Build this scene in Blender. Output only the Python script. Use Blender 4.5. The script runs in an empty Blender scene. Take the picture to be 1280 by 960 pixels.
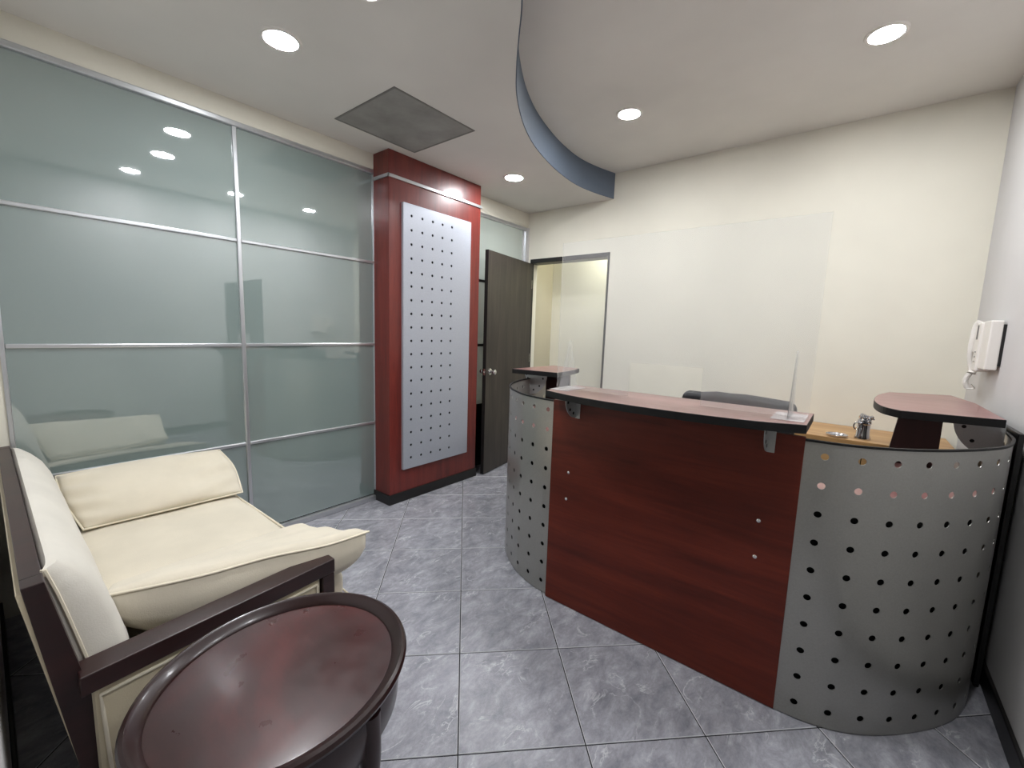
import bpy, bmesh, math, random
from math import sin, cos, pi, radians, sqrt
from mathutils import Vector, Matrix
from mathutils.noise import noise as pnoise
random.seed(7)
S = bpy.context.scene
COL = S.collection

# ------------------------------------------------------------------ camera
CAM_POS = Vector((0, 0, 1.4))
yaw, pitch, roll = radians(38.654), radians(7.183), radians(1.865)
def rotz(v, a):
    return Vector((v[0]*cos(a)-v[1]*sin(a), v[0]*sin(a)+v[1]*cos(a), v[2]))
F0 = Vector((0, cos(pitch), -sin(pitch))); R0 = Vector((1, 0, 0)); U0 = Vector((0, sin(pitch), cos(pitch)))
Rv = rotz(R0*cos(roll)+U0*sin(roll), yaw); Uv = rotz(U0*cos(roll)-R0*sin(roll), yaw); Fv = rotz(F0, yaw)
cam_data = bpy.data.cameras.new('camera')
cam_data.sensor_fit = 'HORIZONTAL'; cam_data.sensor_width = 36; cam_data.lens = 36*534.6/1280
cam_data.clip_start = 0.01
cam = bpy.data.objects.new('camera', cam_data); COL.objects.link(cam)
cam.matrix_world = Matrix(((Rv.x, Uv.x, -Fv.x, CAM_POS.x), (Rv.y, Uv.y, -Fv.y, CAM_POS.y), (Rv.z, Uv.z, -Fv.z, CAM_POS.z), (0, 0, 0, 1)))
S.camera = cam

# ------------------------------------------------------------------ world, exposure
w = bpy.data.worlds.new('world'); S.world = w; w.use_nodes = True
w.node_tree.nodes['Background'].inputs[0].default_value = (0.9, 0.95, 1.0, 1)
w.node_tree.nodes['Background'].inputs[1].default_value = 0.02
S.view_settings.view_transform = 'Standard'; S.view_settings.look = 'None'
S.view_settings.exposure = 1.22; S.view_settings.gamma = 1; S.view_settings.use_curve_mapping = False
LAMP_POWER = 136.0          # emission strength of the round LED downlights
HALL_POWER = 110.0

# ------------------------------------------------------------------ materials
def lin(c):
    return tuple((x/255/12.92 if x/255 <= 0.04045 else ((x/255+0.055)/1.055)**2.4) for x in c)
def rgba(c): return (*lin(c), 1)
def newmat(name, rough=0.5, base=(200, 200, 200), metal=0.0, coat=0.0, coat_rough=0.05, spec=0.5):
    m = bpy.data.materials.new(name); m.use_nodes = True
    b = m.node_tree.nodes['Principled BSDF']
    b.inputs['Base Color'].default_value = rgba(base); b.inputs['Roughness'].default_value = rough
    b.inputs['Metallic'].default_value = metal; b.inputs['Coat Weight'].default_value = coat
    b.inputs['Coat Roughness'].default_value = coat_rough; b.inputs['Specular IOR Level'].default_value = spec
    return m, m.node_tree, b
def node(t, typ, **kw):
    n = t.nodes.new(typ)
    for k, v in kw.items():
        if k in n.inputs: n.inputs[k].default_value = v
        else: setattr(n, k, v)
    return n
def coords(t, scale=(1, 1, 1), rot=(0, 0, 0), world=True, jitter=False):
    if world:
        src = t.nodes.new('ShaderNodeNewGeometry').outputs['Position']
    else:
        src = t.nodes.new('ShaderNodeTexCoord').outputs['Object']
    mp = t.nodes.new('ShaderNodeMapping'); mp.inputs['Scale'].default_value = scale; mp.inputs['Rotation'].default_value = rot
    if jitter:
        oi = t.nodes.new('ShaderNodeObjectInfo')
        mul = node(t, 'ShaderNodeMath', operation='MULTIPLY'); mul.inputs[1].default_value = 37.0
        t.links.new(oi.outputs['Random'], mul.inputs[0])
        cx = t.nodes.new('ShaderNodeCombineXYZ')
        for i in range(3): t.links.new(mul.outputs[0], cx.inputs[i])
        va = node(t, 'ShaderNodeVectorMath', operation='ADD')
        t.links.new(src, va.inputs[0]); t.links.new(cx.outputs[0], va.inputs[1]); src = va.outputs[0]
    t.links.new(src, mp.inputs['Vector'])
    return mp.outputs['Vector']
def noise_n(t, vec, scale, detail=4, rough=0.55, dist=0.0):
    n = node(t, 'ShaderNodeTexNoise', Scale=scale, Detail=detail, Roughness=rough, Distortion=dist)
    t.links.new(vec, n.inputs['Vector']); return n.outputs['Fac']
def ramp(t, fac, stops):
    r = t.nodes.new('ShaderNodeValToRGB'); e = r.color_ramp.elements
    while len(e) < len(stops): e.new(0.5)
    for i, (p, c) in enumerate(stops):
        e[i].position = p; e[i].color = (*lin(c), 1) if not isinstance(c, (int, float)) else (c, c, c, 1)
    t.links.new(fac, r.inputs['Fac']); return r.outputs['Color']
def mixc(t, fac, a, b, mode='MIX'):
    m = t.nodes.new('ShaderNodeMix'); m.data_type = 'RGBA'; m.blend_type = mode
    for s, v in ((m.inputs['Factor'], fac), (m.inputs['A'], a), (m.inputs['B'], b)):
        if isinstance(v, (int, float)): s.default_value = v
        elif isinstance(v, tuple): s.default_value = rgba(v)
        else: t.links.new(v, s)
    return m.outputs['Result']
def bump(t, b, h, strength=0.2, dist=0.01):
    n = node(t, 'ShaderNodeBump', Strength=strength, Distance=dist)
    t.links.new(h, n.inputs['Height']); t.links.new(n.outputs['Normal'], b.inputs['Normal'])

def paint(name, c, rough=0.75, grain=0.02):
    m, t, b = newmat(name, rough, c)
    v = coords(t)
    f = noise_n(t, v, 1.3, 3)
    col = ramp(t, f, [(0.3, tuple(x*0.97 for x in c)), (0.7, tuple(min(255, x*1.02) for x in c))])
    t.links.new(col, b.inputs['Base Color'])
    bump(t, b, noise_n(t, v, 180, 3), grain, 0.002)
    return m
def wood(name, dark, mid, light, axis='z', rough=0.35, coat=0.3, coat_rough=0.15, scale=1.0, world=True, blotch=0.5):
    m, t, b = newmat(name, rough, mid, coat=coat, coat_rough=coat_rough)
    s = {'z': (9, 9, 0.8), 'x': (0.8, 9, 9), 'y': (9, 0.8, 9)}[axis]
    v = coords(t, tuple(k*scale for k in s), world=world)
    f = noise_n(t, v, 1.6, 8, 0.6, 0.8)
    f2 = noise_n(t, coords(t, tuple(k*scale*5 for k in s), world=world), 2.2, 4, 0.6, 0.2)
    col = ramp(t, f, [(0.25, dark), (0.5, mid), (0.78, light)])
    fine = ramp(t, f2, [(0.35, 0.72), (0.6, 1.0)])
    col = mixc(t, 0.45, col, fine, 'MULTIPLY')
    big = ramp(t, noise_n(t, coords(t, (1.2, 1.2, 1.2), world=world), 2.0, 2), [(0.3, 0.8), (0.7, 1.1)])
    col = mixc(t, blotch, col, big, 'MULTIPLY')
    t.links.new(col, b.inputs['Base Color'])
    bump(t, b, f2, 0.04, 0.002)
    return m
M = {}
M['wall'] = paint('cream_wall_paint', (222, 218, 204))
M['wall_white'] = paint('white_wall_paint', (203, 201, 200))
M['ceiling'] = paint('ceiling_paint', (221, 218, 212))
M['fascia'] = paint('slate_blue_paint', (90, 101, 115), 0.6)
M['black'] = newmat('black_lacquer', 0.4, (18, 17, 17))[0]
M['black_edge'] = newmat('black_edge_band', 0.5, (15, 15, 16), spec=0.3)[0]
M['alu'] = newmat('brushed_aluminium', 0.28, (205, 207, 210), metal=0.85)[0]
M['chrome'] = newmat('polished_chrome', 0.12, (225, 225, 225), metal=1)[0]
M['white_plastic'] = newmat('white_plastic', 0.4, (226, 222, 216))[0]
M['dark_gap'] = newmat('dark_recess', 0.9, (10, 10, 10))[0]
M['mahogany'] = wood('red_mahogany_laminate', (82, 26, 21), (108, 36, 29), (126, 48, 37), 'z', 0.38, 0.25, 0.25)
M['mahogany_front'] = wood('dark_mahogany_front', (72, 24, 14), (96, 34, 20), (116, 46, 28), 'x', 0.45, 0.05, 0.3, 0.8)
M['mahogany_front'].node_tree.nodes['Principled BSDF'].inputs['Specular IOR Level'].default_value = 0.3
M['laminate_top'] = wood('rosy_wood_laminate_top', (118, 81, 80), (136, 96, 93), (150, 111, 106), 'x', 0.35, 0.3, 0.2, 1.0)
M['dark_board'] = wood('dark_maroon_board', (34, 10, 10), (46, 14, 13), (58, 20, 18), 'z', 0.45, 0.1, 0.3)
M['sofa_wood'] = wood('dark_walnut_sofa_frame', (30, 13, 12), (42, 18, 17), (56, 27, 24), 'y', 0.42, 0.2, 0.3)
M['door'] = wood('dark_brown_door_veneer', (40, 34, 30), (54, 47, 42), (74, 66, 58), 'z', 0.5, 0.1, 0.3, 0.9)
M['oak'] = wood('honey_oak_veneer', (140, 102, 62), (176, 136, 88), (204, 168, 116), 'x', 0.45, 0.15, 0.2, 0.6, blotch=0.3)

# brushed silver paint on steel
def silver(name, c, metal=0.55, rough=0.38):
    m, t, b = newmat(name, rough, c, metal=metal)
    v = coords(t, (60, 60, 60))
    f = noise_n(t, v, 3, 3)
    t.links.new(ramp(t, f, [(0.3, tuple(x*0.96 for x in c)), (0.7, c)]), b.inputs['Base Color'])
    return m
M['silver_panel'] = silver('silver_perforated_panel', (176, 180, 190), 0.35, 0.42)
M['silver_sheet'] = silver('silver_curved_sheet', (160, 159, 154), 0.6, 0.3)
M['silver_bracket'] = silver('silver_bracket', (170, 172, 172), 0.6, 0.35)

# frosted partition glass: green-grey film behind a glossy face
def frosted():
    m, t, b = newmat('frosted_green_glass', 0.55, (140, 156, 150), coat=1.0, coat_rough=0.02)
    b.inputs['Coat IOR'].default_value = 2.7
    b.inputs['Specular IOR Level'].default_value = 0.2
    f = noise_n(t, coords(t, (1, 1, 1)), 1.1, 2)
    t.links.new(ramp(t, f, [(0.3, (116, 131, 129)), (0.7, (128, 142, 138))]), b.inputs['Base Color'])
    return m
M['frosted'] = frosted()
def frosted_backlit():
    m = M['frosted'].copy(); m.name = 'frosted_glass_lit_from_behind'; t = m.node_tree
    b = t.nodes['Principled BSDF']; out = t.nodes['Material Output']
    tl = t.nodes.new('ShaderNodeBsdfTranslucent'); tl.inputs[0].default_value = rgba((236, 240, 239))
    mx = t.nodes.new('ShaderNodeMixShader'); mx.inputs[0].default_value = 0.45
    t.links.new(b.outputs[0], mx.inputs[1]); t.links.new(tl.outputs[0], mx.inputs[2]); t.links.new(mx.outputs[0], out.inputs[0])
    return m
M['frosted_lit'] = frosted_backlit()
def acrylic():
    m = bpy.data.materials.new('hazy_clear_acrylic'); m.use_nodes = True; t = m.node_tree
    t.nodes.clear()
    out = t.nodes.new('ShaderNodeOutputMaterial')
    tr = t.nodes.new('ShaderNodeBsdfTransparent'); tr.inputs[0].default_value = (0.99, 0.995, 0.995, 1)
    df = t.nodes.new('ShaderNodeBsdfDiffuse'); df.inputs[0].default_value = rgba((238, 238, 240))
    tl = t.nodes.new('ShaderNodeBsdfTranslucent'); tl.inputs[0].default_value = rgba((238, 238, 240))
    a = t.nodes.new('ShaderNodeMixShader'); a.inputs[0].default_value = 0.5
    t.links.new(df.outputs[0], a.inputs[1]); t.links.new(tl.outputs[0], a.inputs[2])
    b = t.nodes.new('ShaderNodeMixShader'); b.inputs[0].default_value = 0.11
    t.links.new(tr.outputs[0], b.inputs[1]); t.links.new(a.outputs[0], b.inputs[2])
    gl = t.nodes.new('ShaderNodeBsdfGlossy'); gl.inputs['Roughness'].default_value = 0.03
    fr = t.nodes.new('ShaderNodeFresnel'); fr.inputs[0].default_value = 1.2
    c = t.nodes.new('ShaderNodeMixShader'); t.links.new(fr.outputs[0], c.inputs[0])
    t.links.new(b.outputs[0], c.inputs[1]); t.links.new(gl.outputs[0], c.inputs[2])
    t.links.new(c.outputs[0], out.inputs[0])
    return m
M['acrylic'] = acrylic()
M['acrylic_clear'] = M['acrylic'].copy()
for n_ in M['acrylic_clear'].node_tree.nodes:
    if n_.type == 'MIX_SHADER' and abs(n_.inputs[0].default_value-0.11) < 1e-4: n_.inputs[0].default_value = 0.14
    if n_.type == 'FRESNEL': n_.inputs[0].default_value = 1.02

mt_, nt_, bt_ = newmat('cloudy_base_plastic', 0.35, (240, 236, 236)); bt_.inputs['Alpha'].default_value = 0.35
M['tape'] = mt_
# ceramic floor tile: grey marbled, each tile its own veining
def tile_mat():
    m, t, b = newmat('grey_marbled_ceramic', 0.21, (128, 129, 134))
    v = coords(t, (1, 1, 1), jitter=True)
    v = coords(t, (1.6, 0.9, 1), (0, 0, 0.5), jitter=True)
    f = noise_n(t, v, 9.0, 12, 0.72, 0.35)
    col = ramp(t, f, [(0.28, (118, 119, 127)), (0.5, (150, 150, 157)), (0.70, (180, 180, 188))])
    vein = noise_n(t, v, 5.0, 6, 0.6, 1.0)
    ab = node(t, 'ShaderNodeMath', operation='SUBTRACT'); t.links.new(vein, ab.inputs[0]); ab.inputs[1].default_value = 0.5
    ab2 = node(t, 'ShaderNodeMath', operation='ABSOLUTE'); t.links.new(ab.outputs[0], ab2.inputs[0])
    vm = ramp(t, ab2.outputs[0], [(0.0, 1.0), (0.012, 0.25), (0.03, 0.0)])
    mask = ramp(t, noise_n(t, v, 6.0, 3), [(0.5, 0.0), (0.64, 1.0)])
    vmm = node(t, 'ShaderNodeMath', operation='MULTIPLY'); t.links.new(vm, vmm.inputs[0]); t.links.new(mask, vmm.inputs[1])
    vmx = node(t, 'ShaderNodeMath', operation='MULTIPLY'); t.links.new(vmm.outputs[0], vmx.inputs[0]); vmx.inputs[1].default_value = 0.65
    col = mixc(t, vmx.outputs[0], col, (220, 220, 224))
    fine = ramp(t, noise_n(t, v, 60, 5, 0.7), [(0.3, 0.84), (0.7, 1.08)])
    col = mixc(t, 0.6, col, fine, 'MULTIPLY')
    t.links.new(col, b.inputs['Base Color'])
    bump(t, b, noise_n(t, v, 55, 6, 0.7), 0.32, 0.004)
    return m
M['tile'] = tile_mat()
M['grout'] = newmat('dark_grey_grout', 0.9, (34, 34, 37))[0]
M['tile_edge'] = newmat('tile_edge_painted_highlight', 0.5, (196, 196, 200))[0]  # light caught on the chamfers is put into this pale colour

def fabric(name, c, world=True):
    m, t, b = newmat(name, 0.9, c, spec=0.2)
    b.inputs['Sheen Weight'].default_value = 0.25; b.inputs['Sheen Roughness'].default_value = 0.5
    v = coords(t, world=world)
    f = noise_n(t, v, 5, 4)
    t.links.new(ramp(t, f, [(0.3, tuple(x*0.95 for x in c)), (0.7, c)]), b.inputs['Base Color'])
    h = noise_n(t, v, 260, 2)
    bump(t, b, h, 0.25, 0.002)
    return m
M['cream_fabric'] = fabric('cream_cotton_fabric', (216, 207, 188))
M['cream_back'] = fabric('cream_back_fabric', (216, 211, 200))
M['beige_side'] = fabric('beige_side_fabric', (206, 194, 166))
M['piping'] = newmat('cream_piping', 0.85, (222, 213, 192))[0]
M['leather'] = newmat('black_leather', 0.42, (30, 31, 34))[0]

# worn dark table lacquer
def table_mat():
    m, t, b = newmat('dark_red_table_lacquer', 0.3, (52, 26, 28), coat=0.12, coat_rough=0.15, spec=0.4)
    v = coords(t)
    f = noise_n(t, v, 3.2, 5, 0.55, 0.6)
    col = ramp(t, f, [(0.34, (54, 34, 33)), (0.5, (66, 35, 34)), (0.66, (88, 42, 40))])
    fine = ramp(t, noise_n(t, coords(t, (4, 30, 30)), 2.5, 5), [(0.35, 0.86), (0.65, 1.05)])
    col = mixc(t, 0.5, col, fine, 'MULTIPLY')
    t.links.new(col, b.inputs['Base Color'])
    rr = ramp(t, noise_n(t, v, 14, 5), [(0.3, 0.26), (0.7, 0.42)])
    t.links.new(rr, b.inputs['Roughness'])
    return m
M['table_field'] = table_mat()
M['table_rim'] = newmat('dark_lacquered_rim', 0.3, (38, 19, 19), coat=0.2, coat_rough=0.12, spec=0.4)[0]
def grille_mat():
    m, t, b = newmat('dusty_grey_filter', 0.9, (106, 104, 100))
    v = coords(t)
    t.links.new(ramp(t, noise_n(t, v, 5, 5), [(0.3, (132, 131, 127)), (0.7, (158, 157, 153))]), b.inputs['Base Color'])
    bump(t, b, noise_n(t, v, 400, 2), 0.4, 0.003)
    return m
M['filter'] = grille_mat()
def emis(name, strength, c=(255, 250, 240)):
    m, t, b = newmat(name, 0.5, (255, 255, 255))
    b.inputs['Emission Color'].default_value = rgba(c); b.inputs['Emission Strength'].default_value = strength
    return m
M['led'] = emis('led_diffuser', LAMP_POWER, (250, 252, 255))
M['led_backlight'] = emis('added_backlight_diffuser', 120.0, (255, 255, 255))
M['led_hall'] = emis('hall_led_diffuser', HALL_POWER, (250, 255, 244))

# ------------------------------------------------------------------ object helpers
def mesh_obj(name, bm, mat, parent=None, smooth=False):
    me = bpy.data.meshes.new(name)
    bmesh.ops.recalc_face_normals(bm, faces=bm.faces)
    bm.to_mesh(me); bm.free()
    if mat is not None: me.materials.append(mat)
    if smooth:
        for p in me.polygons: p.use_smooth = True
        if smooth != 'all':
            try: me.set_sharp_from_angle(angle=radians(40))
            except Exception: pass
    o = bpy.data.objects.new(name, me); COL.objects.link(o)
    if parent is not None:
        o.parent = parent
        o.matrix_parent_inverse = parent.matrix_world.inverted() if not parent.get('_loc') else Matrix.Translation(-Vector(parent['_loc']))
    return o
def thing(name, label, cat, loc=(0, 0, 0), group=None, kind=None):
    o = bpy.data.objects.new(name, None); COL.objects.link(o)
    o.location = loc; o['_loc'] = tuple(float(x) for x in loc); o.empty_display_size = 0.1
    o['label'] = label; o['category'] = cat
    if group: o['group'] = group
    if kind: o['kind'] = kind
    return o
def tag(o, label=None, cat=None, group=None, kind=None):
    if label: o['label'] = label
    if cat: o['category'] = cat
    if group: o['group'] = group
    if kind: o['kind'] = kind
    return o
def child(o, name, label=None):
    if label: o['label'] = label
    return o
def box(bm, a, b, bev=0.0, mat4=None, seg=2):
    r = bmesh.ops.create_cube(bm, size=1)
    vs = r['verts']
    c = [(a[i]+b[i])/2 for i in range(3)]; s = [abs(b[i]-a[i]) for i in range(3)]
    for v in vs: v.co = Vector((v.co.x*s[0]+c[0], v.co.y*s[1]+c[1], v.co.z*s[2]+c[2]))
    if bev > 0:
        es = list({e for v in vs for e in v.link_edges})
        r2 = bmesh.ops.bevel(bm, geom=es, offset=min(bev, min(s)*0.45), segments=seg, affect='EDGES', profile=0.5)
        vs = list({v for f in r2['faces'] for v in f.verts} | {v for v in vs if v.is_valid})
    if mat4 is not None:
        for v in vs: v.co = mat4 @ v.co
    return vs
def bx(name, a, b, mat, parent=None, bev=0.0, mat4=None):
    bm = bmesh.new(); box(bm, a, b, bev, mat4)
    return mesh_obj(name, bm, mat, parent)
def prism_bm(bm, poly, z0, z1, inset=0.0, chamfer=0.0):
    """vertical prism from an xy polygon (ccw); optional chamfered top"""
    n = len(poly)
    rings = [[bm.verts.new((p[0], p[1], z0)) for p in poly]]
    if chamfer > 0:
        rings.append([bm.verts.new((p[0], p[1], z1-chamfer)) for p in poly])
        q = shrink(poly, chamfer)
        rings.append([bm.verts.new((p[0], p[1], z1)) for p in q])
    else:
        rings.append([bm.verts.new((p[0], p[1], z1)) for p in poly])
    for a, b in zip(rings, rings[1:]):
        for i in range(n): bm.faces.new((a[i], a[(i+1) % n], b[(i+1) % n], b[i]))
    bm.faces.new(rings[0][::-1]); bm.faces.new(rings[-1])
def shrink(poly, d):
    n = len(poly); out = []
    for i in range(n):
        p0, p1, p2 = (Vector(poly[(i-1) % n]), Vector(poly[i]), Vector(poly[(i+1) % n]))
        e1 = (p1-p0).normalized(); e2 = (p2-p1).normalized()
        n1 = Vector((-e1.y, e1.x)); n2 = Vector((-e2.y, e2.x))
        bis = n1+n2
        if bis.length < 1e-6: bis = n1
        bis.normalize(); k = max(0.35, bis.dot(n1))
        out.append(tuple(p1+bis*(d/k)))
    return out
def prism(name, poly, z0, z1, mat, parent=None, chamfer=0.0, smooth=False):
    bm = bmesh.new(); prism_bm(bm, poly, z0, z1, chamfer=chamfer)
    return mesh_obj(name, bm, mat, parent, smooth)
def plate_bm(bm, pts, origin, ax, ay, an, t):
    """flat polygon pts in plane (ax, ay) extruded by t along an"""
    o = Vector(origin); ax = Vector(ax); ay = Vector(ay); an = Vector(an)
    A = [bm.verts.new(o+ax*p[0]+ay*p[1]) for p in pts]; B = [bm.verts.new(o+ax*p[0]+ay*p[1]+an*t) for p in pts]
    n = len(pts)
    for i in range(n): bm.faces.new((A[i], A[(i+1) % n], B[(i+1) % n], B[i]))
    bm.faces.new(A[::-1]); bm.faces.new(B)
def tube_bm(bm, pts, r, n=8, closed=False, taper=None):
    pts = [Vector(p) for p in pts]; rings = []; N = len(pts)
    prev = None
    for i, p in enumerate(pts):
        if closed: d = pts[(i+1) % N]-pts[i-1]
        else: d = pts[min(i+1, N-1)]-pts[max(i-1, 0)]
        d.normalize()
        if prev is None:
            u = d.orthogonal().normalized()
        else:
            u = prev-d*prev.dot(d); u.normalize()
        prev = u; v = d.cross(u)
        rr = r if taper is None else taper[i]
        rings.append([bm.verts.new(p+u*rr*cos(2*pi*k/n)+v*rr*sin(2*pi*k/n)) for k in range(n)])
    for i in range(N if closed else N-1):
        a, b = rings[i], rings[(i+1) % N]
        off = 0
        if closed and i == N-1:   # align the seam
            off = min(range(n), key=lambda k: (a[0].co-b[k].co).length)
        for k in range(n): bm.faces.new((a[k], a[(k+1) % n], b[(k+1+off) % n], b[(k+off) % n]))
    if not closed:
        bm.faces.new(rings[0][::-1]); bm.faces.new(rings[-1])
def tube(name, pts, r, mat, parent=None, n=8, closed=False, taper=None):
    bm = bmesh.new(); tube_bm(bm, pts, r, n, closed, taper)
    return mesh_obj(name, bm, mat, parent, smooth='all' if closed else True)
def lathe_bm(bm, prof, c, n=32, sx=1.0, sy=1.0, axis='z'):
    rings = []
    for r, h in prof:
        ring = []
        for k in range(n):
            a = 2*pi*k/n; p = (r*cos(a)*sx, r*sin(a)*sy, h)
            if axis == 'x': p = (h, p[0], p[1])
            if axis == 'y': p = (p[0], h, p[1])
            ring.append(bm.verts.new((c[0]+p[0], c[1]+p[1], c[2]+p[2])))
        rings.append(ring)
    for a, b in zip(rings, rings[1:]):
        for k in range(n): bm.faces.new((a[k], a[(k+1) % n], b[(k+1) % n], b[k]))
    bm.faces.new(rings[0][::-1]); bm.faces.new(rings[-1])
def lathe(name, prof, c, mat, parent=None, n=32, sx=1.0, sy=1.0, axis='z'):
    bm = bmesh.new(); lathe_bm(bm, prof, c, n, sx, sy, axis)
    return mesh_obj(name, bm, mat, parent, smooth=True)
def catmull(pts, k=6):
    out = []; n = len(pts); pts = [Vector(p) for p in pts]
    for i in range(n-1):
        p0, p1, p2, p3 = pts[max(i-1, 0)], pts[i], pts[i+1], pts[min(i+2, n-1)]
        for j in range(k):
            t = j/k
            out.append(0.5*((2*p1)+(p2-p0)*t+(2*p0-5*p1+4*p2-p3)*t*t+(3*p1-p0-3*p2+p3)*t**3))
    out.append(pts[-1]); return out

# ================================================================== SETTING
XL, XR, YB = -2.937, 0.555, 3.857        # glass face, right wall, back wall
ZL, ZH = 2.655, 2.884                    # lowered and raised ceiling
YN = -0.035                              # near wall stub beside the sofa

def clip_poly(poly, axis, val, keep_less):
    out = []; n = len(poly)
    for i in range(n):
        a, b = poly[i], poly[(i+1) % n]
        ia = (a[axis] <= val) if keep_less else (a[axis] >= val)
        ib = (b[axis] <= val) if keep_less else (b[axis] >= val)
        if ia: out.append(a)
        if ia != ib:
            t = (val-a[axis])/(b[axis]-a[axis]); out.append((a[0]+(b[0]-a[0])*t, a[1]+(b[1]-a[1])*t))
    return out
floor = tag(bx('floor', (XL-0.1, -1.5, -0.08), (XR+0.12, YB+1.2, -0.0035), M['grout']), 'grey marbled ceramic tile floor laid diagonally', 'floor', kind='structure')
SU, SV, V0 = 0.4345, 0.449, 1.259
r2 = sqrt(0.5); cnt = 0
for iu in range(-8, 12):
    for iv in range(-6, 16):
        g = 0.0022
        u0, u1 = iu*SU+g, (iu+1)*SU-g; v0, v1 = V0+iv*SV+g, V0+(iv+1)*SV-g
        poly = [((u-v)*r2, (u+v)*r2) for u, v in ((u0, v0), (u1, v0), (u1, v1), (u0, v1))]
        for ax, val, less in ((0, XL-0.01, False), (0, XR, True), (1, -1.4, False), (1, YB+0.9, True)):
            if poly: poly = clip_poly(poly, ax, val, less)
        if len(poly) < 3: continue
        area = 0.5*sum(poly[i][0]*poly[(i+1) % len(poly)][1]-poly[(i+1) % len(poly)][0]*poly[i][1] for i in range(len(poly)))
        if abs(area) < 0.004: continue
        q = []
        for p in poly:
            if not q or (Vector(p)-Vector(q[-1])).length > 1e-3: q.append(p)
        if (Vector(q[0])-Vector(q[-1])).length < 1e-3: q.pop()
        bm = bmesh.new(); prism_bm(bm, q, -0.0035, 0.0, chamfer=0.0020)
        to = mesh_obj('tile', bm, M['tile'], floor); cnt += 1
        to.data.materials.append(M['tile_edge'])
        for pf in to.data.polygons:
            if 0.2 < pf.normal.z < 0.95: pf.material_index = 1

# walls
wb = bmesh.new()
DX0, DX1, DZ = -2.875, -1.935, 2.17      # rough door opening
box(wb, (XL, YB, 0), (DX0, YB+0.12, ZH)); box(wb, (DX1, YB, 0), (XR+0.12, YB+0.12, ZH)); box(wb, (DX0, YB, DZ), (DX1, YB+0.12, ZH))
wall_back = tag(mesh_obj('wall_back', wb, M['wall']), 'cream painted back wall with the door opening', 'wall', kind='structure')
tag(bx('wall_right', (XR, -1.5, 0), (XR+0.12, YB, ZH), M['wall_white']), 'white painted wall on the right carrying the intercom', 'wall', kind='structure')
tag(bx('wall_front', (XL-0.1, YN-0.12, 0), (-1.0, YN, ZH), M['wall_white']), 'white wall stub directly behind the sofa', 'wall', kind='structure')
ef = bmesh.new()
box(ef, (-1.12, -1.5, 0), (-1.0, YN-0.12, ZH)); box(ef, (-1.12, -1.62, 0), (XR+0.12, -1.5, ZH))
tag(mesh_obj('wall_entry', ef, M['wall']), 'cream walls of the entry recess behind the viewpoint', 'wall', kind='structure')
wl = bmesh.new()
box(wl, (XL-0.1, YN, 2.535), (XL+0.012, YB, ZL+0.25)); box(wl, (XL-0.1, YN, 0), (XL+0.004, 0.058, 2.535))
tag(mesh_obj('wall_left', wl, M['wall']), 'cream strip of wall above the frosted glass partition', 'wall', kind='structure')
# hall beyond the door
hb = bmesh.new()
box(hb, (-3.06, 4.40, 0), (0.2, 4.52, 2.6)); box(hb, (0.2, YB+0.12, 0), (0.3, 4.52, 2.6)); box(hb, (-3.06, YB+0.12, 2.6), (0.3, 4.52, 2.7))
tag(mesh_obj('wall_hall', hb, M['wall']), 'pale cream hallway walls seen through the open doorway', 'wall', kind='structure')
tag(bx('wall_hall_pier', (-3.06, YB+0.12, 0), (-2.94, 4.40, 2.6), paint('shaded_beige_wall', (188, 180, 158))), 'narrow pier with painted-in shade just inside the hallway doorway', 'wall', kind='structure')  # shade on the hall's side wall is put into this darker beige
# unseen box added to light the glass strip next to the door from behind
cb = bmesh.new()
box(cb, (-4.1, 2.70, 0), (-4.0, 3.97, 2.6)); box(cb, (-4.0, 2.70, 0), (XL-0.101, 2.80, 2.6)); box(cb, (-4.0, 3.87, 0), (-3.061, 3.97, 2.6)); box(cb, (-4.1, 2.70, 2.6), (XL-0.101, 3.97, 2.7)); box(cb, (-4.1, 2.70, -0.08), (XL-0.101, 3.97, -0.004))
tag(mesh_obj('wall_backlight_box', cb, M['wall']), 'walls of an unseen box added to backlight the frosted strip', 'wall', kind='structure')
# baseboards
def bb(name, a, b, lab): tag(bx(name, a, b, M['black'], bev=0.003), lab, 'baseboard', kind='structure')
bb('baseboard_right', (XR-0.014, -1.4, 0), (XR, YB, 0.085), 'black baseboard along the white right wall')
bb('baseboard_back', (DX1+0.06, YB-0.014, 0), (XR-0.014, YB, 0.085), 'black baseboard under the cream back wall')
bb('baseboard_front', (XL, YN, 0), (-1.0, YN+0.012, 0.085), 'black baseboard behind the sofa')

# ceilings
ceiling = tag(bx('ceiling', (XL-0.1, -1.6, ZH), (XR+0.12, YB+0.12, ZH+0.08), M['ceiling']), 'raised light grey ceiling over the reception desk', 'ceiling', kind='structure')
curve = [(-1.935, YB, 0), (-2.0, 3.60, 0), (-2.028, 3.33, 0), (-2.0, 3.03, 0), (-1.945, 2.76, 0), (-1.87, 2.50, 0), (-1.775, 2.27, 0), (-1.67, 2.075, 0), (-1.55, 1.89, 0), (-1.41, 1.715, 0), (-1.28, 1.565, 0), (-1.14, 1.405, 0),
         (-1.0, 1.2, 0), (-0.92, 0.95, 0), (-0.88, 0.6, 0), (-0.90, 0.2, 0), (-1.0, YN, 0)]
cv = catmull(curve, 6)
bm = bmesh.new()
top = [bm.verts.new((p.x, p.y, ZL)) for p in cv]
pl = [(p.x, p.y) for p in cv][::-1]+[]
poly = [(p.x, p.y) for p in cv]+[(XL, YN), (XL, YB)]
for v in list(bm.verts): bm.verts.remove(v)
prism_bm(bm, poly[::-1], ZL, ZH)
soffit = mesh_obj('soffit', bm, M['ceiling'], ceiling); soffit['label'] = 'lowered ceiling with a sweeping curved edge'
bm = bmesh.new()
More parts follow.
